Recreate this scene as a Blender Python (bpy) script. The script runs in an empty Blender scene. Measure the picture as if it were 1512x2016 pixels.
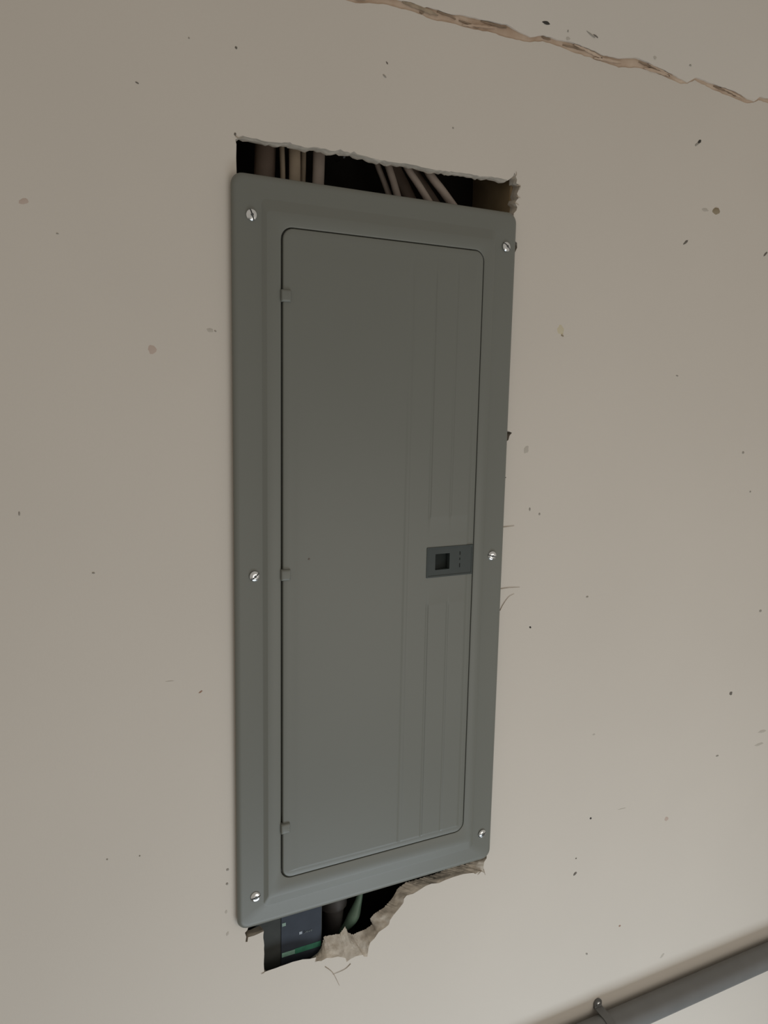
import bpy, bmesh, math, random
from mathutils import Vector, Matrix, noise
from mathutils.geometry import tessellate_polygon

random.seed(7)
scene = bpy.context.scene
COL = scene.collection

# ------------------------------------------------------------------ camera
cam_data = bpy.data.cameras.new('camera')
cam_data.sensor_fit = 'VERTICAL'
cam_data.sensor_height = 36.0
cam_data.lens = 1535.0 / 2016.0 * 36.0
cam_data.clip_start = 0.02
cam = bpy.data.objects.new('camera', cam_data)
COL.objects.link(cam)
cam.location = (-0.23967, -0.85279, 1.94609)
cam.rotation_euler = (math.radians(81.6202), math.radians(-1.1143), math.radians(-26.6564))
scene.camera = cam

# ------------------------------------------------------------------ world, lights, exposure
world = bpy.data.worlds.new('room_ambience')
scene.world = world
world.use_nodes = True
bg = world.node_tree.nodes['Background']
bg.inputs['Color'].default_value = (1.0, 0.915, 0.805, 1)
bg.inputs['Strength'].default_value = 0.36

def area_light(name, loc, target, sx, sy, power, color):
    l = bpy.data.lights.new(name, 'AREA')
    l.shape = 'RECTANGLE'; l.size = sx; l.size_y = sy
    l.energy = power; l.color = color
    o = bpy.data.objects.new(name, l); COL.objects.link(o)
    o.location = loc
    d = Vector(target) - Vector(loc)
    o.rotation_euler = d.to_track_quat('-Z', 'Y').to_euler()
    return o

area_light('low_window_light', (0.45, -0.95, 0.14), (0.4, 0.0, 1.1), 1.2, 0.5, 11.5, (0.85, 0.97, 1.07))
area_light('mid_fill_light', (0.70, -1.30, 1.30), (0.45, 0.0, 1.5), 0.8, 0.8, 2.8, (1.0, 0.95, 0.88))  # added soft fill to brighten the wall at mid height, no real source

scene.view_settings.view_transform = 'Standard'
scene.view_settings.look = 'None'
scene.view_settings.exposure = 0.0
scene.view_settings.gamma = 1.0
scene.view_settings.use_curve_mapping = False

# ------------------------------------------------------------------ measured outlines (metres on the wall: x along it, z up)
TOP = [(0.0067, 2.2123), (0.0114, 2.2157), (0.0149, 2.2173), (0.019, 2.2169), (0.0303, 2.217), (0.0399, 2.2158), (0.052, 2.2166), (0.0581, 2.217), (0.0617, 2.2181), (0.0679, 2.219), (0.0704, 2.2177), (0.0804, 2.2171), (0.0892, 2.2167), (0.0994, 2.2188), (0.1097, 2.2187), (0.1162, 2.2174), (0.1214, 2.2182), (0.1279, 2.2209), (0.1319, 2.2192), (0.1399, 2.2186), (0.1445, 2.2211), (0.1486, 2.2188), (0.1601, 2.2182), (0.1738, 2.2172), (0.1885, 2.2165), (0.211, 2.2178), (0.2263, 2.2175), (0.2372, 2.2164), (0.2529, 2.2161), (0.2656, 2.2172), (0.2818, 2.2175), (0.2981, 2.2184), (0.3148, 2.2174), (0.3232, 2.2185), (0.3402, 2.2195), (0.3515, 2.219), (0.3576, 2.2191)]
RT = [(0.3643, 2.2242), (0.3666, 2.2297), (0.3685, 2.2247), (0.3706, 2.2209), (0.3696, 2.2166), (0.3754, 2.214), (0.3736, 2.2089), (0.3715, 2.2045), (0.3741, 2.1993), (0.3691, 2.1931), (0.3728, 2.188), (0.3714, 2.1837), (0.3677, 2.1802)]
RS = [(0.3676, 2.1616), (0.3691, 2.148), (0.3748, 2.1449), (0.3751, 2.1387), (0.3694, 2.1274), (0.3679, 2.0028), (0.368, 1.9066), (0.3746, 1.9046), (0.3797, 1.9026), (0.3758, 1.8986), (0.3744, 1.8932), (0.3657, 1.8872), (0.3678, 1.846), (0.3737, 1.8431), (0.3665, 1.8393), (0.368, 1.5898), (0.3676, 1.3645), (0.3674, 1.2942)]
BF = [(0.3668, 1.2936), (0.3636, 1.2903), (0.3625, 1.283), (0.3644, 1.2725), (0.3587, 1.2769), (0.3492, 1.275), (0.3455, 1.2777), (0.3291, 1.2806), (0.3113, 1.2806), (0.2972, 1.2796), (0.2886, 1.278), (0.2764, 1.2806), (0.2662, 1.2795), (0.2561, 1.276), (0.2477, 1.2736), (0.2377, 1.2741), (0.2336, 1.2705), (0.2329, 1.2643), (0.2265, 1.2582), (0.2184, 1.2511), (0.2128, 1.2448), (0.2113, 1.2389), (0.2057, 1.2359), (0.196, 1.2325), (0.1897, 1.225), (0.1833, 1.2207), (0.1811, 1.2135), (0.1797, 1.2012), (0.1741, 1.2031), (0.1732, 1.2062), (0.1629, 1.2076), (0.1551, 1.2063), (0.1489, 1.2036), (0.1476, 1.21), (0.1362, 1.2161), (0.1263, 1.2169), (0.1207, 1.2193), (0.1127, 1.2173), (0.1041, 1.2206), (0.1056, 1.2251)]
BB = [(0.3551, 1.2894), (0.3406, 1.2849), (0.3188, 1.2875), (0.2941, 1.2844), (0.2664, 1.2839), (0.2426, 1.2841), (0.231, 1.2794), (0.2229, 1.2672), (0.2083, 1.2555), (0.1945, 1.2517), (0.189, 1.2462), (0.1924, 1.2363), (0.1812, 1.2319), (0.1723, 1.2324), (0.1645, 1.2301), (0.1555, 1.2358), (0.1515, 1.246), (0.1446, 1.2377), (0.1339, 1.2397), (0.1214, 1.2409), (0.1184, 1.2273), (0.1123, 1.2192)]
BL = [(0.0968, 1.2258), (0.0872, 1.2284), (0.0777, 1.2291), (0.0682, 1.2292), (0.0565, 1.2289), (0.0473, 1.2284), (0.0356, 1.2279), (0.035, 1.2392), (0.0356, 1.2536), (0.0356, 1.2656), (0.0344, 1.2756), (0.0351, 1.2844), (0.0221, 1.2825), (0.0151, 1.2827), (0.0141, 1.2768), (0.0116, 1.2774), (0.0126, 1.2841), (0.011, 1.2901), (0.0142, 1.2929), (0.0174, 1.3028)]
LS = [(0.0102, 1.3828), (0.0088, 1.7005), (0.0091, 2.0426), (0.0079, 2.1767), (0.0075, 2.1945), (0.0079, 2.2078)]
SEAM_U = [(0.1438, 2.3812), (0.1773, 2.3884), (0.1945, 2.3909), (0.2121, 2.392), (0.2282, 2.3894), (0.2336, 2.3917), (0.2481, 2.392), (0.2667, 2.391), (0.2855, 2.3936), (0.3047, 2.394), (0.3242, 2.3952), (0.3441, 2.3964), (0.3646, 2.3922), (0.3813, 2.3902), (0.4002, 2.396), (0.4222, 2.3952), (0.447, 2.397), (0.4725, 2.3953), (0.4988, 2.3921), (0.5254, 2.3936), (0.5522, 2.3998), (0.5803, 2.3976), (0.6092, 2.3943), (0.639, 2.3899), (0.6512, 2.3875), (0.6654, 2.3964), (0.6994, 2.395), (0.7474, 2.3927), (0.7742, 2.3875), (0.7877, 2.3867), (0.7968, 2.3943), (0.8176, 2.3962)]
SEAM_L = [(0.1439, 2.3762), (0.1775, 2.3828), (0.1947, 2.3831), (0.2123, 2.3834), (0.2284, 2.3826), (0.2339, 2.3809), (0.2485, 2.3804), (0.267, 2.3821), (0.2859, 2.3817), (0.3052, 2.3828), (0.3247, 2.3839), (0.3448, 2.3827), (0.3651, 2.3838), (0.3816, 2.3848), (0.4006, 2.3898), (0.4226, 2.3889), (0.4477, 2.3866), (0.4732, 2.3861), (0.4994, 2.3847), (0.5263, 2.3832), (0.5532, 2.3884), (0.5809, 2.3908), (0.6099, 2.3874), (0.6396, 2.384), (0.6513, 2.3863), (0.6656, 2.3938), (0.7002, 2.3879), (0.7484, 2.384), (0.7749, 2.3823), (0.7878, 2.3858), (0.7973, 2.3905), (0.8184, 2.3899)]
GAPS = [[(0.2248, 2.3848), (0.2275, 2.3844), (0.2302, 2.385)], [(0.2482, 2.3904), (0.2556, 2.3899), (0.2649, 2.3897), (0.2734, 2.3875)], [(0.3086, 2.3932), (0.3243, 2.3931), (0.3362, 2.3926), (0.3462, 2.3939)], [(0.3989, 2.3945), (0.4053, 2.3935), (0.4128, 2.3942)], [(0.4323, 2.3918), (0.4498, 2.3926), (0.4676, 2.3921)], [(0.5607, 2.3967), (0.5777, 2.3951), (0.595, 2.3925), (0.6184, 2.3894)], [(0.7447, 2.388), (0.7543, 2.3889)], [(0.7028, 2.3925), (0.725, 2.3914), (0.7446, 2.3886)], [(0.2781, 2.3874), (0.2915, 2.3865), (0.3051, 2.3849)]]
SPECKS = [(0.0084, 2.3029, 0.0014, 0.0015, 0, 'dark'), (0.1841, 2.3223, 0.0019, 0.0011, -40, 'dark'), (0.1812, 2.3077, 0.0032, 0.0013, -30, 'grey'), (0.2742, 2.2671, 0.0014, 0.0011, 0, 'grey'), (0.4007, 2.4093, 0.0062, 0.0023, 5, 'black'), (0.6835, 2.315, 0.005, 0.0024, 35, 'black'), (0.6789, 2.3108, 0.005, 0.002, 35, 'grey'), (0.6711, 2.1758, 0.0061, 0.0021, 40, 'dark'), (0.8416, 2.1759, 0.0057, 0.0022, 40, 'dark'), (0.7278, 2.226, 0.0084, 0.0056, 0, 'tan'), (0.7049, 2.2247, 0.0072, 0.0028, 0, 'smear'), (-0.0926, 2.2501, 0.002, 0.0009, -20, 'dark'), (-0.1717, 2.0978, 0.0014, 0.0007, 0, 'grey'), (-0.2007, 2.1245, 0.0053, 0.0028, 15, 'pink'), (-0.2007, 2.1245, 0.0022, 0.0014, 15, 'rust'), (-0.0838, 1.9907, 0.0047, 0.0052, 0, 'pink'), (0.4523, 2.0398, 0.006, 0.0073, 20, 'yellow'), (0.4554, 2.0326, 0.0026, 0.001, -20, 'tan'), (-0.2176, 1.8237, 0.0009, 0.0026, 0, 'grey'), (-0.1497, 1.7571, 0.002, 0.0011, -10, 'grey'), (-0.0389, 1.6087, 0.0029, 0.0012, 30, 'rust'), (-0.0729, 1.6266, 0.0056, 0.0006, -5, 'smear'), (-0.111, 1.4249, 0.0011, 0.0012, 0, 'grey'), (-0.146, 1.4299, 0.0011, 0.0012, 0, 'grey'), (-0.0099, 1.3803, 0.0019, 0.002, 0, 'grey'), (-0.0107, 1.3619, 0.0019, 0.002, 0, 'grey'), (-0.0123, 1.3255, 0.0016, 0.0027, -10, 'smear'), (-0.0107, 1.296, 0.0019, 0.0034, -10, 'smear'), (0.4254, 1.6301, 0.0022, 0.0015, -20, 'black'), (0.6733, 1.9857, 0.0031, 0.0011, -10, 'grey'), (0.83, 1.8699, 0.0029, 0.0024, 0, 'grey'), (0.8548, 1.8063, 0.0024, 0.0017, 0, 'grey'), (0.9061, 1.6017, 0.0038, 0.0027, 0, 'grey'), (0.8512, 1.4652, 0.0038, 0.0036, 0, 'dark'), (0.559, 1.31, 0.0023, 0.0019, 0, 'black'), (0.534, 1.2243, 0.0041, 0.003, 30, 'dark'), (0.5343, 1.2497, 0.0015, 0.0013, 0, 'dark'), (0.6351, 1.1042, 0.0025, 0.0019, 0, 'rust'), (0.5681, 1.0763, 0.0032, 0.0018, -40, 'grey'), (0.7379, 1.0171, 0.0061, 0.003, 30, 'smear'), (0.7307, 0.908, 0.0061, 0.003, 45, 'dark'), (0.7224, 1.2699, 0.0047, 0.0046, 0, 'pink'), (0.623, 1.311, 0.0098, 0.0009, -3, 'smear'), (0.4698, 2.4108, 0.0116, 0.0011, -17, 'grey'), (0.4791, 2.4103, 0.005, 0.0011, -17, 'dark'), (0.4353, 2.4072, 0.0012, 0.0018, 0, 'grey'), (0.4374, 2.4004, 0.0032, 0.0029, 0, 'smear'), (0.584, 2.4065, 0.0027, 0.0031, 0, 'smear'), (0.6495, 2.4083, 0.0024, 0.0016, 0, 'grey'), (0.4042, 1.88, 0.0042, 0.0061, -20, 'smear'), (0.4148, 1.798, 0.0017, 0.0028, 0, 'grey'), (0.4317, 1.7908, 0.0017, 0.0021, 0, 'grey'), (0.5258, 1.6642, 0.0029, 0.0015, 0, 'grey'), (-0.0838, 1.9907, 0.0016, 0.0016, 0, 'pink'), (-0.0225, 2.0138, 0.0039, 0.0027, -20, 'smear'), (-0.017, 2.0131, 0.0017, 0.0008, -20, 'grey'), (0.0066, 2.2178, 0.0014, 0.002, 0, 'dark'), (0.8309, 1.358, 0.0038, 0.0019, 0, 'grey'), (0.5547, 1.4472, 0.003, 0.0016, 0, 'smear'), (0.9392, 1.3816, 0.0108, 0.0029, 0, 'smear'), (0.9357, 1.3588, 0.0121, 0.0029, 0, 'smear'), (-0.0405, 2.3021, 0.001, 0.001, 0, 'grey')]
FIBRES = [[(0.369, 1.6904), (0.3841, 1.6911), (0.4037, 1.69)], [(0.3721, 1.6601), (0.3768, 1.6682), (0.3856, 1.6781), (0.3948, 1.6815)], [(0.3697, 1.7759), (0.3897, 1.7769)], [(0.1182, 1.2075), (0.1291, 1.1949), (0.1389, 1.1729)], [(0.1547, 1.1995), (0.146, 1.1943), (0.1292, 1.1927)], [(0.0066, 2.2158), (0.0105, 2.2143), (0.016, 2.2162)], [(0.3628, 2.2212), (0.3688, 2.2263), (0.3686, 2.2305)], [(0.3695, 2.2135), (0.3757, 2.2144), (0.3744, 2.2093)], [(0.3701, 2.2014), (0.3765, 2.1997)], [(0.3674, 2.1937), (0.3747, 2.1909)], [(0.0354, 1.228), (0.0314, 1.2272)], [(0.1095, 1.22), (0.1039, 1.2197)], [(0.3629, 1.278), (0.3659, 1.2693)], [(0.3595, 1.2774), (0.3527, 1.273)]]
# ------------------------------------------------------------------ materials
def material(name, color, rough=0.6, metal=0.0, var=0.0, scale=8.0, bump=0.0, bscale=200.0, color2=None, spec=0.5, detail=6.0):
    m = bpy.data.materials.new(name); m.use_nodes = True
    nt = m.node_tree; b = nt.nodes['Principled BSDF']
    b.inputs['Roughness'].default_value = rough
    b.inputs['Metallic'].default_value = metal
    b.inputs['Specular IOR Level'].default_value = spec
    b.inputs['Base Color'].default_value = (*color, 1)
    tc = nt.nodes.new('ShaderNodeTexCoord')
    if var > 0 or color2:
        n = nt.nodes.new('ShaderNodeTexNoise'); n.inputs['Scale'].default_value = scale; n.inputs['Detail'].default_value = detail
        nt.links.new(tc.outputs['Object'], n.inputs['Vector'])
        r = nt.nodes.new('ShaderNodeValToRGB')
        c2 = color2 or tuple(c * (1 - var) for c in color)
        r.color_ramp.elements[0].position = 0.32; r.color_ramp.elements[0].color = (*c2, 1)
        r.color_ramp.elements[1].position = 0.66; r.color_ramp.elements[1].color = (*color, 1)
        nt.links.new(n.outputs['Fac'], r.inputs['Fac'])
        nt.links.new(r.outputs['Color'], b.inputs['Base Color'])
    if bump > 0:
        n2 = nt.nodes.new('ShaderNodeTexNoise'); n2.inputs['Scale'].default_value = bscale; n2.inputs['Detail'].default_value = 4
        nt.links.new(tc.outputs['Object'], n2.inputs['Vector'])
        bp = nt.nodes.new('ShaderNodeBump'); bp.inputs['Strength'].default_value = bump; bp.inputs['Distance'].default_value = 0.001
        nt.links.new(n2.outputs['Fac'], bp.inputs['Height'])
        nt.links.new(bp.outputs['Normal'], b.inputs['Normal'])
    return m

M = {}
M['paint'] = material('wall_paint', (0.66, 0.612, 0.548), 0.75, var=0.035, scale=3.0, bump=0.12, bscale=420, spec=0.25)
M['gypsum'] = material('gypsum_core', (0.63, 0.565, 0.475), 0.95, var=0.28, scale=60, bump=0.7, bscale=260, spec=0.1)
M['paper'] = material('torn_paper', (0.42, 0.34, 0.25), 0.9, var=0.35, scale=120, spec=0.1)
M['jointfill'] = material('joint_filler', (0.66, 0.54, 0.43), 0.92, color2=(0.46, 0.335, 0.245), scale=22, bump=0.4, bscale=190, spec=0.1)
M['crackdark'] = material('crack_dark', (0.32, 0.24, 0.175), 0.95, var=0.3, scale=80, spec=0.05)
M['grey'] = material('grey_enamel', (0.172, 0.178, 0.157), 0.40, var=0.03, scale=5, bump=0.05, bscale=900, spec=0.43)
M['box_steel'] = material('enclosure_steel', (0.16, 0.16, 0.15), 0.5, metal=0.3, var=0.1)
M['zinc'] = material('zinc_screw', (0.82, 0.84, 0.85), 0.22, metal=1.0, var=0.12, scale=300)
M['slot'] = material('screw_slot', (0.10, 0.105, 0.105), 0.5, metal=0.6, var=0.1)
M['latch'] = material('latch_plastic', (0.047, 0.058, 0.056), 0.5, var=0.08, scale=60, spec=0.4)
M['latchdark'] = material('latch_pocket', (0.010, 0.014, 0.012), 0.6, var=0.1, scale=60, spec=0.25)
M['wood'] = material('stud_lumber', (0.40, 0.30, 0.18), 0.85, color2=(0.26, 0.19, 0.11), scale=22, spec=0.15)
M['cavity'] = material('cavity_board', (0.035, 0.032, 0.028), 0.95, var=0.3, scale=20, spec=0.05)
M['cable_a'] = material('cable_jacket_brown', (0.21, 0.155, 0.12), 0.6, var=0.15, scale=60)
M['cable_b'] = material('cable_jacket_tan', (0.42, 0.34, 0.25), 0.6, var=0.15, scale=60)
M['cable_c'] = material('cable_jacket_grey', (0.40, 0.335, 0.29), 0.6, var=0.15, scale=60)
M['module'] = material('module_black', (0.055, 0.059, 0.056), 0.7, var=0.15, scale=70, spec=0.15)
M['navy'] = material('label_navy', (0.044, 0.053, 0.070), 0.65, var=0.12, scale=60, spec=0.18)
M['green'] = material('stripe_green', (0.045, 0.23, 0.145), 0.6, var=0.25, scale=160)
M['mint'] = material('stripe_mint', (0.30, 0.56, 0.45), 0.6, var=0.25, scale=160)
M['print'] = material('label_print', (0.34, 0.38, 0.43), 0.5, var=0.3, scale=250)
M['wire_green'] = material('wire_green', (0.17, 0.27, 0.20), 0.45, var=0.35, scale=45)
M['rubber'] = material('dark_jacket', (0.055, 0.05, 0.048), 0.5, var=0.2, scale=80)
M['conduit'] = material('conduit_grey', (0.165, 0.165, 0.160), 0.45, var=0.10, scale=25, spec=0.4)
M['strap'] = material('strap_steel', (0.15, 0.15, 0.145), 0.45, metal=0.2, var=0.1, scale=90)
M['floor'] = material('concrete_floor', (0.33, 0.31, 0.28), 0.8, var=0.2, scale=5, bump=0.2, bscale=60)
M['black'] = material('mark_black', (0.045, 0.042, 0.036), 0.8, var=0.2, scale=300)
M['dark'] = material('mark_dark', (0.19, 0.17, 0.145), 0.85, var=0.3, scale=300)
M['greymark'] = material('mark_grey', (0.37, 0.345, 0.30), 0.85, var=0.2, scale=300)
M['smear'] = material('mark_smear', (0.52, 0.48, 0.42), 0.85, var=0.1, scale=200)
M['tan'] = material('mark_tan', (0.33, 0.27, 0.18), 0.8, var=0.2, scale=300)
M['pink'] = material('mark_pink', (0.56, 0.455, 0.39), 0.8, var=0.1, scale=150)
M['rust'] = material('mark_rust', (0.37, 0.24, 0.18), 0.85, var=0.2, scale=200)
M['yellow'] = material('mark_yellow', (0.62, 0.56, 0.41), 0.8, var=0.06, scale=200)

# ------------------------------------------------------------------ helpers
def link(name, verts, faces, mat, parent=None, smooth=False, bevel=0.0, autosmooth=None):
    me = bpy.data.meshes.new(name)
    me.from_pydata([tuple(v) for v in verts], [], faces)
    bm = bmesh.new(); bm.from_mesh(me)
    bmesh.ops.recalc_face_normals(bm, faces=bm.faces)
    bm.to_mesh(me); bm.free()
    me.materials.append(mat)
    o = bpy.data.objects.new(name, me); COL.objects.link(o)
    if parent: o.parent = parent
    if smooth:
        for p in me.polygons: p.use_smooth = True
    if bevel > 0:
        md = o.modifiers.new('bevel', 'BEVEL'); md.width = bevel; md.segments = 2; md.limit_method = 'ANGLE'
    if autosmooth is not None:
        smooth_by_angle(me, autosmooth)
    return o

def smooth_by_angle(me, deg):
    for p in me.polygons: p.use_smooth = True
    bm = bmesh.new(); bm.from_mesh(me)
    lim = math.radians(deg)
    for e in bm.edges:
        if len(e.link_faces) == 2 and e.calc_face_angle(0) > lim: e.smooth = False
    bm.to_mesh(me); bm.free()

def box_data(x0, x1, y0, y1, z0, z1):
    v = [(x, y, z) for z in (z0, z1) for y in (y0, y1) for x in (x0, x1)]
    f = [(0,1,3,2), (4,6,7,5), (0,4,5,1), (2,3,7,6), (0,2,6,4), (1,5,7,3)]
    return v, f

def box(name, x0, x1, y0, y1, z0, z1, mat, parent=None, bevel=0.0):
    v, f = box_data(x0, x1, y0, y1, z0, z1)
    return link(name, v, f, mat, parent, bevel=bevel)

def tube_data(path, rad, seg=10, flat=1.0):
    """round tube along a polyline; rad is a number or a list"""
    path = [Vector(p) for p in path]
    n = len(path); verts = []; faces = []
    for i, p in enumerate(path):
        t = (path[min(i+1, n-1)] - path[max(i-1, 0)]).normalized()
        ref = Vector((0, 1, 0)) if abs(t.y) < 0.9 else Vector((1, 0, 0))
        a = t.cross(ref).normalized(); b = t.cross(a).normalized()
        r = rad[i] if isinstance(rad, (list, tuple)) else rad
        for k in range(seg):
            th = 2 * math.pi * k / seg
            verts.append(p + a * (math.cos(th) * r) + b * (math.sin(th) * r * flat))
    for i in range(n - 1):
        for k in range(seg):
            k2 = (k + 1) % seg
            faces.append((i*seg+k, i*seg+k2, (i+1)*seg+k2, (i+1)*seg+k))
    faces.append(tuple(range(seg))); faces.append(tuple((n-1)*seg+k for k in range(seg)))
    return verts, faces

def tube(name, path, rad, mat, parent=None, seg=10, flat=1.0):
    v, f = tube_data(path, rad, seg, flat)
    return link(name, v, f, mat, parent, autosmooth=50)

def catmull(pts, n=6):
    P = [Vector(p) for p in pts]; out = []
    for i in range(len(P) - 1):
        p0 = P[max(i-1, 0)]; p1 = P[i]; p2 = P[i+1]; p3 = P[min(i+2, len(P)-1)]
        for k in range(n):
            t = k / n
            out.append(0.5 * ((2*p1) + (p2-p0)*t + (2*p0-5*p1+4*p2-p3)*t*t + (3*p1-p0-3*p2+p3)*t**3))
    out.append(P[-1]); return out

def tag(o, label=None, cat=None, group=None, kind=None):
    if label: o['label'] = label
    if cat: o['category'] = cat
    if group: o['group'] = group
    if kind: o['kind'] = kind
    return o

def empty(name, loc):
    o = bpy.data.objects.new(name, None); COL.objects.link(o); o.location = loc; o.empty_display_size = 0.05
    return o

def adopt(child, parent):
    """parent while keeping the child's world placement (parents here are only translated)"""
    child.parent = parent
    child.matrix_parent_inverse = Matrix.Translation(-Vector(parent.location))

def resample(poly, n):
    P = [Vector((p[0], p[1])) for p in poly]
    L = [0.0]
    for i in range(1, len(P)): L.append(L[-1] + (P[i] - P[i-1]).length)
    out = []; j = 0
    for k in range(n):
        s = L[-1] * k / (n - 1)
        while j < len(P) - 2 and L[j+1] < s: j += 1
        d = L[j+1] - L[j]
        t = 0 if d < 1e-9 else (s - L[j]) / d
        out.append(P[j].lerp(P[j+1], min(max(t, 0), 1)))
    return out

# ------------------------------------------------------------------ the wall: drywall with a ragged cut-out
XL, XR = -1.7, 2.5
T = 0.0127
def densify(poly, step=0.006, jit=0.0006):
    out = []
    for i in range(len(poly) - 1):
        a = Vector(poly[i]); b = Vector(poly[i+1]); n = max(1, int((b-a).length / step))
        for k in range(n):
            p = a.lerp(b, k / n)
            if k: p += Vector((random.uniform(-jit, jit), random.uniform(-jit, jit)))
            out.append(p)
    out.append(Vector(poly[-1])); return out

front = []; back = []
def add_seg(f, b=None, dx=0.0, dz=0.0, jb=0.0008):
    for i, p in enumerate(f):
        front.append(Vector(p))
        q = Vector(b[i]) if b else Vector(p) + Vector((dx, dz))
        back.append(q + Vector((random.uniform(-jb, jb), random.uniform(-jb, jb))))
add_seg(densify(TOP, 0.004), dz=-0.001, jb=0.001)
add_seg(densify(RT, 0.003, 0.0008), dx=-0.0015, jb=0.0016)
add_seg(densify(RS, 0.03, 0.0))
nb = 260
add_seg(resample(BF, nb), resample(BB, nb), jb=0.0007)
blf = densify(BL, 0.004, 0.0003)
add_seg(blf, [Vector(p) + (Vector((0.0, -0.013)) if (p[0] > 0.0395 and p[1] < 1.247) else Vector((0.0, 0.0))) for p in blf], jb=0.0003)
add_seg(densify(LS, 0.03, 0.0))
N = len(front)

# lower sheet top edge and upper sheet bottom edge meet at the open joint
zs = sum(p[1] for p in SEAM_L) / len(SEAM_L)
edge_lo = [Vector((XL, zs + 0.003)), Vector((-0.3, zs + 0.003))] + [Vector(p) for p in densify(SEAM_L, 0.005, 0.0006)] + [Vector((1.3, zs)), Vector((XR, zs))]
edge_up = [Vector((XL, zs + 0.0032)), Vector((-0.3, zs + 0.0032))] + [Vector(p) for p in densify(SEAM_U, 0.005, 0.0006)] + [Vector((1.3, zs + 0.0012)), Vector((XR, zs + 0.0012))]

outer = [Vector((XL, 0.0)), Vector((XR, 0.0))] + edge_lo[::-1]
loops = [[Vector((p.x, p.y, 0)) for p in outer], [Vector((p.x, p.y, 0)) for p in front]]
tris = tessellate_polygon(loops)
flat = loops[0] + loops[1]
wv = [(p.x, 0.0, p.y) for p in flat]
wf = [tuple(t) for t in tris]
# returned edge along the joint (thin lip so that the sheet has thickness there)
n0 = len(outer)
lip = []
for i in range(2, n0):
    lip.append(len(wv)); wv.append((outer[i].x, 0.004, outer[i].y - 0.0004))
for i in range(2, n0 - 1):
    wf.append((i, i+1, lip[i-1], lip[i-2]))
wall = link('wall_back', wv, wf, M['paint'])
tag(wall, 'beige painted drywall with a ragged cut-out around the grey panel', 'wall', kind='structure')

up_poly = edge_up + [Vector((XR, 2.85)), Vector((XL, 2.85))]
tr = tessellate_polygon([[Vector((p.x, p.y, 0)) for p in up_poly]])
TILT = math.tan(math.radians(14))  # lean added to the upper strip so it catches more light
def up_y(z): return -0.0006 - TILT * max(z - zs - 0.004, 0)
uv = [(p.x, up_y(p.y), p.y) for p in up_poly]; uf = [tuple(t) for t in tr]
m0 = len(edge_up); lip = []
for i in range(m0):
    lip.append(len(uv)); uv.append((edge_up[i].x, 0.004, edge_up[i].y + 0.0004))
for i in range(m0 - 1): uf.append((i, i+1, lip[i+1], lip[i]))
wall_up = link('wall_upper', uv, uf, M['paint'])
tag(wall_up, 'beige painted drywall strip above the cracked brown joint', 'wall', kind='structure')

# broken gypsum rim of the cut-out: front ring -> two rough rings -> back ring
rings = [[(p.x, 0.0, p.y) for p in front]]
TS = (0.06, 0.16, 0.28, 0.40, 0.52, 0.64, 0.76, 0.88)
for k, t in enumerate(TS):
    rg = []
    for i in range(N):
        p = front[i].lerp(back[i], t)
        w = (back[i] - front[i]).length
        amp = math.sin(math.pi * t) ** 0.6
        q = Vector((p.x * 150, t * 2.2, p.y * 150)); q2 = q * 3.1
        n1 = noise.noise(q) * 0.0022 + noise.noise(q2) * 0.0011
        s = min(1.0, 0.25 + w / 0.02)
        y = T * t + n1 * amp * s
        d = (noise.noise(q + Vector((9, 3, 5))) * 0.0014 + noise.noise(q2 + Vector((4, 8, 1))) * 0.0007) * amp
        dr = (p - Vector((0.184, 1.74))).normalized() * d
        rg.append((p.x + dr.x, min(max(y, 0.0004), T - 0.0003), p.y + dr.y))
    rings.append(rg)
rings.append([(p.x, T, p.y) for p in back])
gv = [v for r_ in rings for v in r_]; gf = []
for k in range(len(rings) - 1):
    for i in range(N):
        i2 = (i + 1) % N
        gf.append((k*N+i, k*N+i2, (k+1)*N+i2, (k+1)*N+i))
rim = link('broken_edge', gv, gf, M['gypsum'], wall, smooth=True)
rim['label'] = 'crumbling gypsum edge of the cut-out'

# drywall back face (keeps the cavity dark), framing and far board
loops = [[Vector((XL, 0, 0)), Vector((XR, 0, 0)), Vector((XR, 2.85, 0)), Vector((XL, 2.85, 0))], [Vector((p.x, p.y, 0)) for p in back]]
flat = loops[0] + loops[1]
link('drywall_back_face', [(p.x, T, p.y) for p in flat], [tuple(t) for t in tessellate_polygon(loops)], M['gypsum'], wall)
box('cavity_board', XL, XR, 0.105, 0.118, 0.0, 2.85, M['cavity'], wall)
box('stud', 0.3705, 0.4085, T, 0.104, 0.0, 2.84, M['wood'], wall, 0.002)
box('stud', -0.030, 0.008, T, 0.104, 0.0, 2.84, M['wood'], wall, 0.002)
box('top_plate', 0.008, 0.3705, T, 0.104, 2.60, 2.64, M['wood'], wall, 0.002)
box('blocking', 0.008, 0.3705, T, 0.104, 1.00, 1.04, M['wood'], wall, 0.002)

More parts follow.
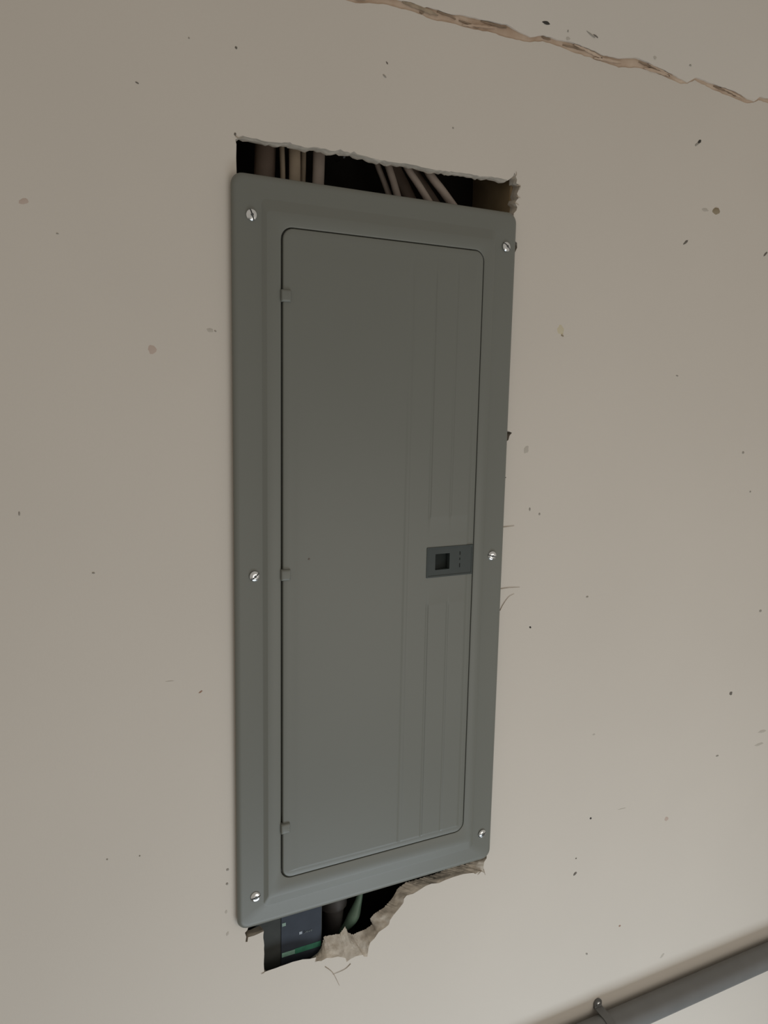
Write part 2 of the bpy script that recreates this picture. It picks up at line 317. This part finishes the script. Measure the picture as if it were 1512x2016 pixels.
# the open joint: filler bed, dark splits, torn tape slivers
xs_n = 240
def at_x(poly, x):
    for i in range(len(poly) - 1):
        a, c = poly[i], poly[i+1]
        if a.x <= x <= c.x and c.x > a.x: return Vector((x, a.y + (c.y - a.y) * (x - a.x) / (c.x - a.x)))
    return Vector((x, poly[-1].y))
xr = [-0.3 + 1.6 * i / (xs_n - 1) for i in range(xs_n)]
lo_r = [at_x(edge_lo, x) for x in xr]; up_r = [at_x(edge_up, x) for x in xr]
jv = []; jf = []
rows = 7
for i in range(xs_n):
    zc = (lo_r[i].y + up_r[i].y) / 2; hw = abs(up_r[i].y - lo_r[i].y) / 2
    for k in range(rows):
        t = -1 + 2 * k / (rows - 1)
        y = 0.0009 + noise.noise(Vector((xr[i] * 90, k * 0.9, 3.0))) * 0.0009
        if k in (0, rows - 1): y = 0.0032
        jv.append((xr[i], y, zc + t * (hw + 0.004)))
for i in range(xs_n - 1):
    for k in range(rows - 1):
        a = i*rows + k
        jf.append((a, a+rows, a+rows+1, a+1))
jt = link('joint_filler', jv, jf, M['jointfill'], wall, smooth=True)
jt['label'] = 'brown filler showing in the cracked joint'
def ribbon(name, pts, w0, y, thick, mat, parent, wj=0.3):
    """thin ragged strip of real thickness lying at depth y, pointed at both ends"""
    P = densify(pts, 0.003, 0.0003); n = len(P); v = []; f = []
    for i, p in enumerate(P):
        t = (P[min(i+1, n-1)] - P[max(i-1, 0)]).normalized(); nn = Vector((-t.y, t.x))
        s = min(1.0, 0.25 + 3.0 * min(i, n-1-i) / max(n-1, 1))
        w = w0 * s * random.uniform(1 - wj, 1 + wj)
        for yy in (y, y + thick):
            a = p + nn * w; b = p - nn * w
            v.append((a.x, yy, a.y)); v.append((b.x, yy, b.y))
    for i in range(n - 1):
        a = i*4; b = a + 4
        f += [(a, a+1, b+1, b), (a+2, b+2, b+3, a+3), (a, b, b+2, a+2), (a+1, a+3, b+3, b+1)]
    f += [(0, 2, 3, 1), ((n-1)*4, (n-1)*4+1, (n-1)*4+3, (n-1)*4+2)]
    return link(name, v, f, mat, parent)
for g in GAPS:
    ribbon('crack', g, 0.0009, -0.0007, 0.0030, M['crackdark'], wall)
for i in range(16):
    k = random.randrange(60, 225)
    p = lo_r[k].lerp(up_r[k], random.choice((0.1, 0.9)))
    q = lo_r[min(k+7, xs_n-1)].lerp(up_r[min(k+7, xs_n-1)], 0.5)
    ribbon('torn_tape', [(p.x, p.y), ((p.x+q.x)/2, (p.y+q.y)/2 + 0.0006), (q.x, q.y)], random.uniform(0.0010, 0.0020), -0.0012, 0.0010, M['paper'] if i % 3 == 0 else M['jointfill'], wall)

# marks: small blobs of dirt, paint drips, nail dents
def blob_mesh(mat, seed):
    rnd = random.Random(seed); n = 12; v = [(0, -0.0009, 0)]; f = []
    for ring, (s, y) in enumerate(((0.55, -0.0007), (1.0, 0.0002))):
        for k in range(n):
            a = 2*math.pi*k/n; rr = s * (0.8 + 0.4 * rnd.random())
            v.append((math.cos(a)*rr, y, math.sin(a)*rr))
    for k in range(n):
        k2 = (k+1) % n
        f.append((0, 1+k, 1+k2)); f.append((1+k, 1+n+k, 1+n+k2, 1+k2))
    me = bpy.data.meshes.new('mark'); me.from_pydata(v, [], f)
    for p in me.polygons: p.use_smooth = True
    me.materials.append(mat); return me
blobs = {}
for i, (x, z, rx, rz, an, kind) in enumerate(SPECKS):
    key = 'greymark' if kind == 'grey' else kind
    bk = (key, i % 3)
    if bk not in blobs: blobs[bk] = blob_mesh(M[key], i)
    host = wall_up if z > zs + 0.006 else wall
    o = bpy.data.objects.new({'tan': 'paint_drip', 'pink': 'stain', 'yellow': 'stain', 'rust': 'rust_spot', 'smear': 'smudge'}.get(kind, 'speck'), blobs[bk])
    COL.objects.link(o); o.parent = host
    thin = 0.35 if kind in ('pink', 'yellow', 'smear', 'rust') else 1.0
    o.location = (x, up_y(z) if host is wall_up else 0.0, z)
    o.scale = (rx, thin * (0.8 if kind != 'tan' else 2.0), rz); o.rotation_euler = (0, math.radians(-an), 0)
for g in FIBRES:
    pts = [(p[0], -0.0006, p[1]) for p in g]
    n = len(catmull(pts, 5))
    tube('torn_fibre', catmull(pts, 5), [0.00042 * (1 - 0.7 * i / n) for i in range(n)], M['paper'], wall, 6)

# floor of the room below the frame
fl = box('floor', XL, XR, -3.0, 0.118, -0.1, 0.0, M['floor'])
tag(fl, 'bare grey concrete floor below the wall', 'floor', kind='structure')

# ------------------------------------------------------------------ the electrical panel
W, H, PZ = 0.368, 0.879, 1.30
panel = empty('electrical_panel', (W/2, 0, PZ))
tag(panel, 'tall grey steel breaker panel cover with a hinged door screwed over the wall opening', 'electrical panel')

def rrect(x0, x1, z0, z1, r, n=6):
    """rounded rectangle, 4*(n+1) points counter-clockwise from the bottom-right corner"""
    pts = []
    for cx, cz, a0 in ((x1-r, z0+r, -90), (x1-r, z1-r, 0), (x0+r, z1-r, 90), (x0+r, z0+r, 180)):
        for k in range(n+1):
            a = math.radians(a0 + 90*k/n); pts.append((cx + r*math.cos(a), cz + r*math.sin(a)))
    return pts
def loft(name, sections, mat, parent, close_last=False, n=6, auto=35):
    v = []; f = []; m = 4*(n+1)
    for (x0, x1, z0, z1, r, y) in sections:
        v += [(x, y, z) for x, z in rrect(x0, x1, z0, z1, max(r, 0.0003), n)]
    for s in range(len(sections) - 1):
        for k in range(m):
            k2 = (k+1) % m; f.append((s*m+k, s*m+k2, (s+1)*m+k2, (s+1)*m+k))
    if close_last: f.append(tuple((len(sections)-1)*m+k for k in range(m)))
    o = link(name, v, f, mat, None, autosmooth=auto)
    adopt(o, parent); return o

YF = -0.009; YD = YF - 0.004
def ins(dx, dz, r, y): return (dx, W-dx, PZ+dz, PZ+H-dz, r, y)
DX0, DX1, DZ0, DZ1 = 0.0555, 0.3165, PZ + 0.0575, PZ + 0.8265      # door leaf
g = 0.0005; gl = 0.0016      # hairline all round, wider open gap on the hinge side
cover = loft('cover_frame', [
    ins(0.0015, 0.0015, 0.012, -0.0004), ins(0.0, 0.0, 0.013, -0.0045), ins(0.0004, 0.0004, 0.013, -0.0062),
    ins(0.0016, 0.0018, 0.012, -0.0078), ins(0.0036, 0.0044, 0.010, -0.0087), ins(0.0060, 0.0075, 0.009, YF),
    ins(0.0318, 0.0238, 0.006, YF), ins(0.0326, 0.0250, 0.006, YF-0.0002), ins(0.0366, 0.0362, 0.005, YD+0.0002), ins(0.0374, 0.0373, 0.005, YD),
    (DX0-gl-0.0030, DX1+g+0.0022, DZ0-g-0.0022, DZ1+g+0.0022, 0.0145, YD),
    (DX0-gl-0.0010, DX1+g+0.0007, DZ0-g-0.0007, DZ1+g+0.0007, 0.0135, YD+0.0007),
    (DX0-gl, DX1+g, DZ0-g, DZ1+g, 0.013, YD+0.006),
    (DX0+0.006, DX1-0.006, DZ0+0.006, DZ1-0.006, 0.010, YD+0.0066)], M['grey'], panel)

# door leaf: rounded rim plus a pressed field with vertical flutes
door = empty('door', (DX0, 0, DZ0)); 
b0 = 0.0075
bx0, bx1, bz0, bz1 = DX0+b0, DX1-b0, DZ0+b0, DZ1-b0
n = 6; m = 4*(n+1)
dv = []; df = []
secs = [(DX0, DX1, DZ0, DZ1, 0.012, YD+0.0058), (DX0, DX1, DZ0, DZ1, 0.012, YD+0.0010), (DX0+0.0008, DX1-0.0008, DZ0+0.0008, DZ1-0.0008, 0.0115, YD+0.0001),
        (DX0+0.002, DX1-0.002, DZ0+0.002, DZ1-0.002, 0.010, YD-0.0002), (bx0, bx1, bz0, bz1, 0.0003, YD-0.0002)]
for (x0, x1, z0, z1, r, y) in secs: dv += [(x, y, z) for x, z in rrect(x0, x1, z0, z1, r, n)]
for s in range(len(secs)-1):
    for k in range(m):
        k2 = (k+1) % m; df.append((s*m+k, s*m+k2, (s+1)*m+k2, (s+1)*m+k))
flutes = [(0.2165, 0.0090, None), (0.2490, 0.0050, 'gap'), (0.2795, 0.0050, 'gap')]
HX0, HX1, HZ0, HZ1 = 0.2480, 0.3085, PZ + 0.4220, PZ + 0.4565    # opening for the latch
LZ0, LZ1 = PZ + 0.387, PZ + 0.495          # flat zone around the latch
xs = {bx0, bx1, bx0+0.004, bx0+0.0075, bx0+0.011, bx0+0.015, bx1-0.0012, bx1-0.0025, bx1-0.004, bx1-0.0046}
for c, w, _ in flutes:
    for s in (-1.25, -1, -0.8, -0.6, -0.4, -0.2, 0.2, 0.4, 0.6, 0.8, 1, 1.25): xs.add(c + s*w*0.5)
zsl = {bz0, bz0+0.0006, bz0+0.0012, bz0+0.0018, bz0+0.0024, bz0+0.0030, bz1, bz1-0.007, bz1-0.014, bz1-0.021, bz1-0.028}
for s in (0, 0.002, 0.004): zsl |= {LZ0 - s, LZ1 + s}
for k in range(1, 24): zsl.add(bz0 + (bz1-bz0)*k/24)
for k in range(1, 12): xs.add(bx0 + (0.205-bx0)*k/12)
xs |= {HX0, HX1}; zsl |= {HZ0, HZ1}
xs = sorted(xs); zl = sorted(zsl)
def ss(a, b, t):
    t = min(max((t-a)/(b-a), 0), 1); return t*t*(3-2*t)
def field(x, z):
    e = min(ss(bx0, bx0+0.015, x), ss(bx0, bx0+0.004, bx0 + (bx1-x)), ss(0, 0.0024, z-bz0), ss(0, 0.035, bz1-z))
    h = 0.0006 * e                                   # raised pressed field
    for c, w, mode in flutes:
        d = abs(x-c) / (w*0.5)
        gd = 1 - ss(0.2, 1.0, d)
        if mode == 'gap': gd *= max(ss(0, 0.004, LZ0-z), ss(0, 0.004, z-LZ1))
        h -= 0.00055 * gd * e
    h += 0.00025 * e * ss(0.249, 0.2515, x) * max(ss(0, 0.002, LZ0-z), ss(0, 0.002, z-LZ1))   # pressed strips stand proud of the latch zone
    return YD - 0.0002 - h
base = len(dv)
for z in zl:
    for x in xs: dv.append((x, field(x, z), z))
nx = len(xs)
for j in range(len(zl)-1):
    for i in range(nx-1):
        if HX0 - 1e-6 <= xs[i] < HX1 - 1e-6 and HZ0 - 1e-6 <= zl[j] < HZ1 - 1e-6: continue
        a = base + j*nx + i; df.append((a, a+1, a+nx+1, a+nx))
bpy.data.objects.remove(door)
door = link('door', dv, df, M['grey'], None, autosmooth=28)
adopt(door, panel)

def child_keep(o, part):
    """sub-part of a part whose origin already carries the panel's offset"""
    o.parent = part; o.matrix_parent_inverse = Matrix.Identity(4)

# hinge knuckles
for hz in (PZ + 0.7545, PZ + 0.4400, PZ + 0.1240):
    v = []; f = []
    hx = 0.0585
    for y, s in ((YD+0.004, 1.0), (YD-0.0012, 1.0), (YD-0.0024, 0.86), (YD-0.0027, 0.6)):
        v += [(hx + (x)*s, y, hz + z*s) for x, z in rrect(-0.0058, 0.0058, -0.0066, 0.0066, 0.0012, 3)]
    mm = 16
    for s in range(3):
        for k in range(mm):
            k2 = (k+1) % mm; f.append((s*mm+k, s*mm+k2, (s+1)*mm+k2, (s+1)*mm+k))
    f.append(tuple(3*mm+k for k in range(mm)))
    child_keep(link('hinge_tab', v, f, M['grey'], None, autosmooth=40), door)

# sliding latch: plate with a finger pocket
lx0, lx1, lz0, lz1 = 0.2460, 0.3155, PZ + 0.4195, PZ + 0.4590
px0, px1, pz0, pz1 = 0.2590, 0.2803, PZ + 0.4290, PZ + 0.4497
sec = [(lx0, lx1, lz0, lz1, 0.001, YD+0.002), (lx0, lx1, lz0, lz1, 0.001, YD-0.0011), (lx0+0.0005, lx1-0.0005, lz0+0.0005, lz1-0.0005, 0.001, YD-0.0016),
       (lx0+0.0020, lx1-0.0020, lz0+0.0020, lz1-0.0020, 0.001, YD-0.0016), (lx0+0.0026, lx1-0.0026, lz0+0.0026, lz1-0.0026, 0.001, YD-0.0010),
       (px0, px1, pz0, pz1, 0.0006, YD-0.0010), (px0+0.0002, px1-0.0002, pz0+0.0002, pz1-0.0002, 0.0006, YD+0.0075)]
v = []; f = []
for (x0, x1, z0, z1, r, y) in sec: v += [(x, y, z) for x, z in rrect(x0, x1, z0, z1, r, n)]
for s in range(len(sec)-1):
    for k in range(m):
        k2 = (k+1) % m; f.append((s*m+k, s*m+k2, (s+1)*m+k2, (s+1)*m+k))
lp = link('latch_plate', v, f, M['latch'], None, autosmooth=35); child_keep(lp, door); lp['label'] = 'dark slate plastic slide latch'
v, f = box_data(px0-0.0005, px1+0.0005, YD+0.0055, YD+0.0085, pz0-0.0005, pz1+0.0005)
v = [(x, y - (0.0042 if (x < px0 + 0.002 and y < YD + 0.007) else 0), z) for x, y, z in v]
lb = link('latch_pocket', v, f, M['latchdark'], None); child_keep(lb, door); lb['label'] = 'black finger pocket'
for zz, hh in ((PZ+0.4485, 0.0045), (PZ+0.4410, 0.0030), (PZ+0.4325, 0.0052)):
    v, f = box_data(0.2952, 0.2962, YD-0.0014, YD-0.0008, zz-hh/2, zz+hh/2)
    child_keep(link('latch_ridge', v, f, M['latchdark'], None), door)

# enclosure behind the cover
ex0, ex1, ez0, ez1 = 0.011, 0.357, PZ + 0.028, PZ + 0.851
v = []; f = []
for y in (-0.0002, 0.094):
    v += [(ex0, y, ez0), (ex1, y, ez0), (ex1, y, ez1), (ex0, y, ez1)]
f = [(0,1,5,4), (1,2,6,5), (2,3,7,6), (3,0,4,7), (4,5,6,7)]
en = link('enclosure', v, f, M['box_steel'], None); adopt(en, panel)

# screws: domed heads with a slot milled across, on a washer rim
def screw_meshes():
    R, h, sl = 0.0064, 0.0030, 0.00075
    v = []; f = []
    bm = bmesh.new()
    for side in (-1, 1):
        prof = [(1.0, 0.0), (1.0, 0.22), (0.95, 0.45), (0.84, 0.68), (0.66, 0.86), (0.42, 0.96), (0.0, 1.0)]
        b2 = bmesh.new(); rr = []
        ns = 28
        for s, q in prof[:-1]:
            rr.append([b2.verts.new((R*s*math.cos(2*math.pi*k/ns), -h*q, R*s*math.sin(2*math.pi*k/ns))) for k in range(ns)])
        top = b2.verts.new((0, -h, 0))
        for a in range(len(rr)-1):
            for k in range(ns): b2.faces.new((rr[a][k], rr[a][(k+1)%ns], rr[a+1][(k+1)%ns], rr[a+1][k]))
        for k in range(ns): b2.faces.new((rr[-1][k], rr[-1][(k+1)%ns], top))
        b2.faces.new(rr[0])
        res = bmesh.ops.bisect_plane(b2, geom=b2.verts[:]+b2.edges[:]+b2.faces[:], plane_co=(0, 0, side*sl), plane_no=(0, 0, -side), clear_outer=True)
        ed = [e for e in res['geom_cut'] if isinstance(e, bmesh.types.BMEdge)]
        bmesh.ops.holes_fill(b2, edges=ed)
        me = bpy.data.meshes.new('tmp'); b2.to_mesh(me); b2.free(); bm.from_mesh(me); bpy.data.meshes.remove(me)
    bmesh.ops.recalc_face_normals(bm, faces=bm.faces)
    head = bpy.data.meshes.new('screw'); bm.to_mesh(head); bm.free(); head.materials.append(M['zinc']); smooth_by_angle(head, 40)
    # slot floor: a short dark bar and a crossed recess
    v1, f1 = box_data(-R*0.93, R*0.93, -h*0.50, 0.0, -sl*1.1, sl*1.1)
    slot = bpy.data.meshes.new('slot'); slot.from_pydata(v1, [], f1); slot.materials.append(M['slot'])
    v2, f2 = tube_data([(0, 0, 0), (0, -h*1.06, 0)], 0.0017, 10)
    rec = bpy.data.meshes.new('recess'); rec.from_pydata([tuple(q) for q in v2], [], f2); rec.materials.append(M['slot'])
    return head, slot, rec
head, slot, rec = screw_meshes()
for sx, sz, ang, tilt in ((0.0212, PZ+0.8361, 70, (4, 3)), (0.3520, PZ+0.8362, 38, (-6, 4)), (0.0226, PZ+0.4406, -38, (3, 5)),
                    (0.3490, PZ+0.4402, 15, (5, -4)), (0.0219, PZ+0.0412, -10, (-7, 2)), (0.3512, PZ+0.0414, -25, (5, 3))):
    s = bpy.data.objects.new('screw', head); COL.objects.link(s)
    s.parent = panel; s.matrix_parent_inverse = Matrix.Translation(-Vector(panel.location))
    s.location = (sx, YF, sz); s.rotation_euler = (math.radians(tilt[0]), math.radians(ang), math.radians(tilt[1]))
    s['label'] = 'bright zinc slotted screw'
    for nm, me in (('slot', slot), ('recess', rec)):
        q = bpy.data.objects.new(nm, me); COL.objects.link(q); q.parent = s

# tiny speck of dirt stuck on the door
o = bpy.data.objects.new('speck', blob_mesh(M['dark'], 99)); COL.objects.link(o); o.parent = door
o.location = (0.0872, YD - 0.0010, PZ + 0.4565); o.scale = (0.0014, 0.6, 0.0012)

# ------------------------------------------------------------------ cables in the top of the opening
CABLES = [  # bottom x, bottom z, top x, top z, half width, depth, material, flatness, label
    (0.0552, 2.17, 0.0580, 2.235, 0.0125, 0.055, 'cable_a', 0.7, 'thick dark brown cable, leftmost in the gap above the panel'),
    (0.0748, 2.17, 0.0728, 2.235, 0.0030, 0.042, 'cable_b', 1.0, 'thin tan wire just right of the thick dark brown cable'),
    (0.0868, 2.17, 0.0865, 2.235, 0.0070, 0.037, 'cable_b', 0.6, 'tan flat cable between the thin wires above the panel'),
    (0.1015, 2.17, 0.1030, 2.235, 0.0034, 0.052, 'cable_b', 1.0, 'thin tan wire left of the pale upright cable above the panel'),
    (0.1168, 2.17, 0.1187, 2.235, 0.0074, 0.042, 'cable_c', 0.6, 'pale upright flat cable beside the wide black gap'),
    (0.2230, 2.18, 0.1965, 2.236, 0.0036, 0.053, 'cable_c', 0.9, 'left one of the pair of slanting cables above the panel'),
    (0.2260, 2.18, 0.2045, 2.235, 0.0046, 0.040, 'cable_c', 0.8, 'right one of the pair of slanting cables above the panel'),
    (0.2640, 2.18, 0.2280, 2.236, 0.0085, 0.066, 'cable_a', 0.6, 'dark wide slanting cable deep behind the group of four'),
    (0.2680, 2.178, 0.2240, 2.229, 0.0044, 0.029, 'cable_c', 0.9, 'pale slanting cable at the front of the group of four'),
    (0.2950, 2.18, 0.2460, 2.233, 0.0062, 0.053, 'cable_a', 0.7, 'brown slanting cable second from the right in the group'),
    (0.3040, 2.178, 0.2555, 2.225, 0.0052, 0.029, 'cable_c', 0.9, 'rightmost pale slanting cable above the panel'),
]
for (xb, zb, xt, zt, w, y, mk, fl_, lab) in CABLES:
    dx = (xt - xb) / (zt - zb)
    pts = [(xb - dx*0.03, y + 0.010, 2.135), (xb - dx*0.008, y, zb - 0.008), (xb, y, zb), ((xb+xt)/2 + dx*0.001, y - 0.001, (zb+zt)/2), (xt, y, zt),
           (xt + dx*0.03, y + 0.002, zt + 0.05), (xt + dx*0.05, y + 0.002, zt + 0.16), (xt + dx*0.05, y + 0.002, 2.599)]
    pts[0] = (xb - dx*0.012, y + 0.004, 2.153)
    c = tube('cable', catmull(pts, 5), w, M[mk], None, 12, fl_)
    tag(c, lab, 'cable', 'cables above the panel')

# small pale staple head deep in the gap
st = empty('cable_staple', (0.1676, 0.105, 2.2385))
tag(st, 'tiny white staple head in the black gap above the panel', 'staple')
sv, sf = tube_data([(0, 0, 0), (0, -0.024, 0)], 0.0006, 6)
link('shank', sv, sf, M['zinc'], st)
sv, sf = tube_data([(0, -0.023, 0), (0, -0.0245, 0), (0, -0.025, 0)], [0.0014, 0.0014, 0.0008], 8)
link('head', sv, sf, M['print'], st)

# ------------------------------------------------------------------ module and wiring in the bottom of the opening
mod = empty('control_module', (0.08, 0.018, 1.17))
tag(mod, 'black module with a navy face and a green stripe below the panel', 'module')
b = box('body', 0.028, 0.1212, 0.0185, 0.088, 1.17, 1.325, M['module'], None, 0.0012); adopt(b, mod)
fp = box('face_label', 0.0640, 0.1196, 0.0172, 0.0190, 1.214, 1.322, M['navy'], None, 0.0003); adopt(fp, mod)
fp['label'] = 'navy blue face label'
def on_face(nm, x0, x1, z0, z1, mk):
    o = box(nm, x0, x1, 0.0168, 0.0176, z0, z1, M[mk], None); child_keep(o, fp); return o
on_face('stripe', 0.0825, 0.1190, 1.2255, 1.2330, 'green')
on_face('pale_stripe', 0.0648, 0.0825, 1.2262, 1.2322, 'mint')
on_face('printed_mark', 0.0885, 0.0925, 1.2515, 1.2552, 'print')
on_face('printed_mark', 0.0945, 0.0962, 1.2518, 1.2546, 'navy')
for k in range(4): on_face('printed_mark', 0.0952 + k*0.0030, 0.0972 + k*0.0030, 1.2512, 1.2532 + 0.0006*(k % 2), 'latch')
on_face('printed_mark', 0.0650, 0.0700, 1.2700, 1.2745, 'wire_green')

cn = tube('cable_connector', [(0.150, 0.060, 1.325), (0.150, 0.058, 1.272), (0.152, 0.056, 1.266), (0.152, 0.056, 1.252), (0.153, 0.056, 1.250), (0.153, 0.056, 1.205), (0.155, 0.06, 1.06)],
          [0.017, 0.017, 0.020, 0.020, 0.015, 0.013, 0.013], M['rubber'], None, 16)
tag(cn, 'round black cable connector in the hole beside the module', 'connector')
gw = tube('ground_wire', catmull([(0.196, 0.052, 1.33), (0.190, 0.044, 1.275), (0.181, 0.039, 1.249), (0.172, 0.038, 1.232), (0.160, 0.045, 1.214), (0.158, 0.07, 1.19), (0.165, 0.08, 1.06)], 6),
          [0.0030 + 0.0052 * math.exp(-((i - 16) / 6.0) ** 2) for i in range(37)], M['wire_green'], None, 12)
tag(gw, 'pale green wire in the dark hole right of the module', 'wire')

# ------------------------------------------------------------------ conduit at lower right
PZc, PR, PYc = 0.9515, 0.0200, -0.0215
pipe = empty('conduit', (0.60, PYc, PZc - 0.0))
tag(pipe, 'grey round conduit strapped along the wall at the lower right', 'conduit')
v, f = tube_data([(-1.6, PYc, PZc + 0.006), (0.6, PYc, PZc), (1.2, PYc, PZc - 0.004), (2.4, PYc, PZc - 0.008)], PR, 32)
adopt(link('pipe', v, f, M['conduit'], None, autosmooth=40), pipe)
# one-hole strap hugging the pipe, with its ear above
sx0, sx1 = 0.589, 0.604
v = []; f = []
prof = []
for a in range(-80, 91, 10):
    t = math.radians(a); prof.append((PYc - (PR+0.0012)*math.cos(t), PZc + (PR+0.0012)*math.sin(t)))
prof += [(-0.010, PZc + PR + 0.0022), (-0.0035, PZc + PR + 0.003), (-0.0022, PZc + PR + 0.006)]
for (y, z) in prof:
    v += [(sx0, y, z), (sx1, y, z)]
for i in range(len(prof)-1): f.append((i*2, i*2+1, i*2+3, i*2+2))
so = link('pipe_strap', v, f, M['strap'], None); 
md = so.modifiers.new('thick', 'SOLIDIFY'); md.thickness = 0.0014; md.offset = 0
adopt(so, pipe)
# ear: rounded tab
ev = []; ef = []
cxs = (sx0+sx1)/2; ze = 0.9705 + 0.004
outl = [(sx0, PZc+PR+0.0015), (sx1, PZc+PR+0.0015)] + [(cxs + 0.0075*math.cos(math.radians(a)), ze + 0.0062 + 0.0075*math.sin(math.radians(a))) for a in range(0, 181, 20)]
for y in (-0.0034, -0.0008): ev += [(x, y, z) for x, z in outl]
k_ = len(outl); ef = [tuple(range(k_)), tuple(range(2*k_-1, k_-1, -1))] + [(i, (i+1) % k_, k_+(i+1) % k_, k_+i) for i in range(k_)]
ear = link('strap_ear', ev, ef, M['strap'], None); adopt(ear, pipe)
sc = bpy.data.objects.new('screw', head); COL.objects.link(sc); sc.parent = pipe; sc.matrix_parent_inverse = Matrix.Translation(-Vector(pipe.location))
sc.location = (cxs, -0.0034, ze + 0.0055); sc.scale = (0.6, 0.7, 0.6); sc.rotation_euler = (0, math.radians(30), 0)
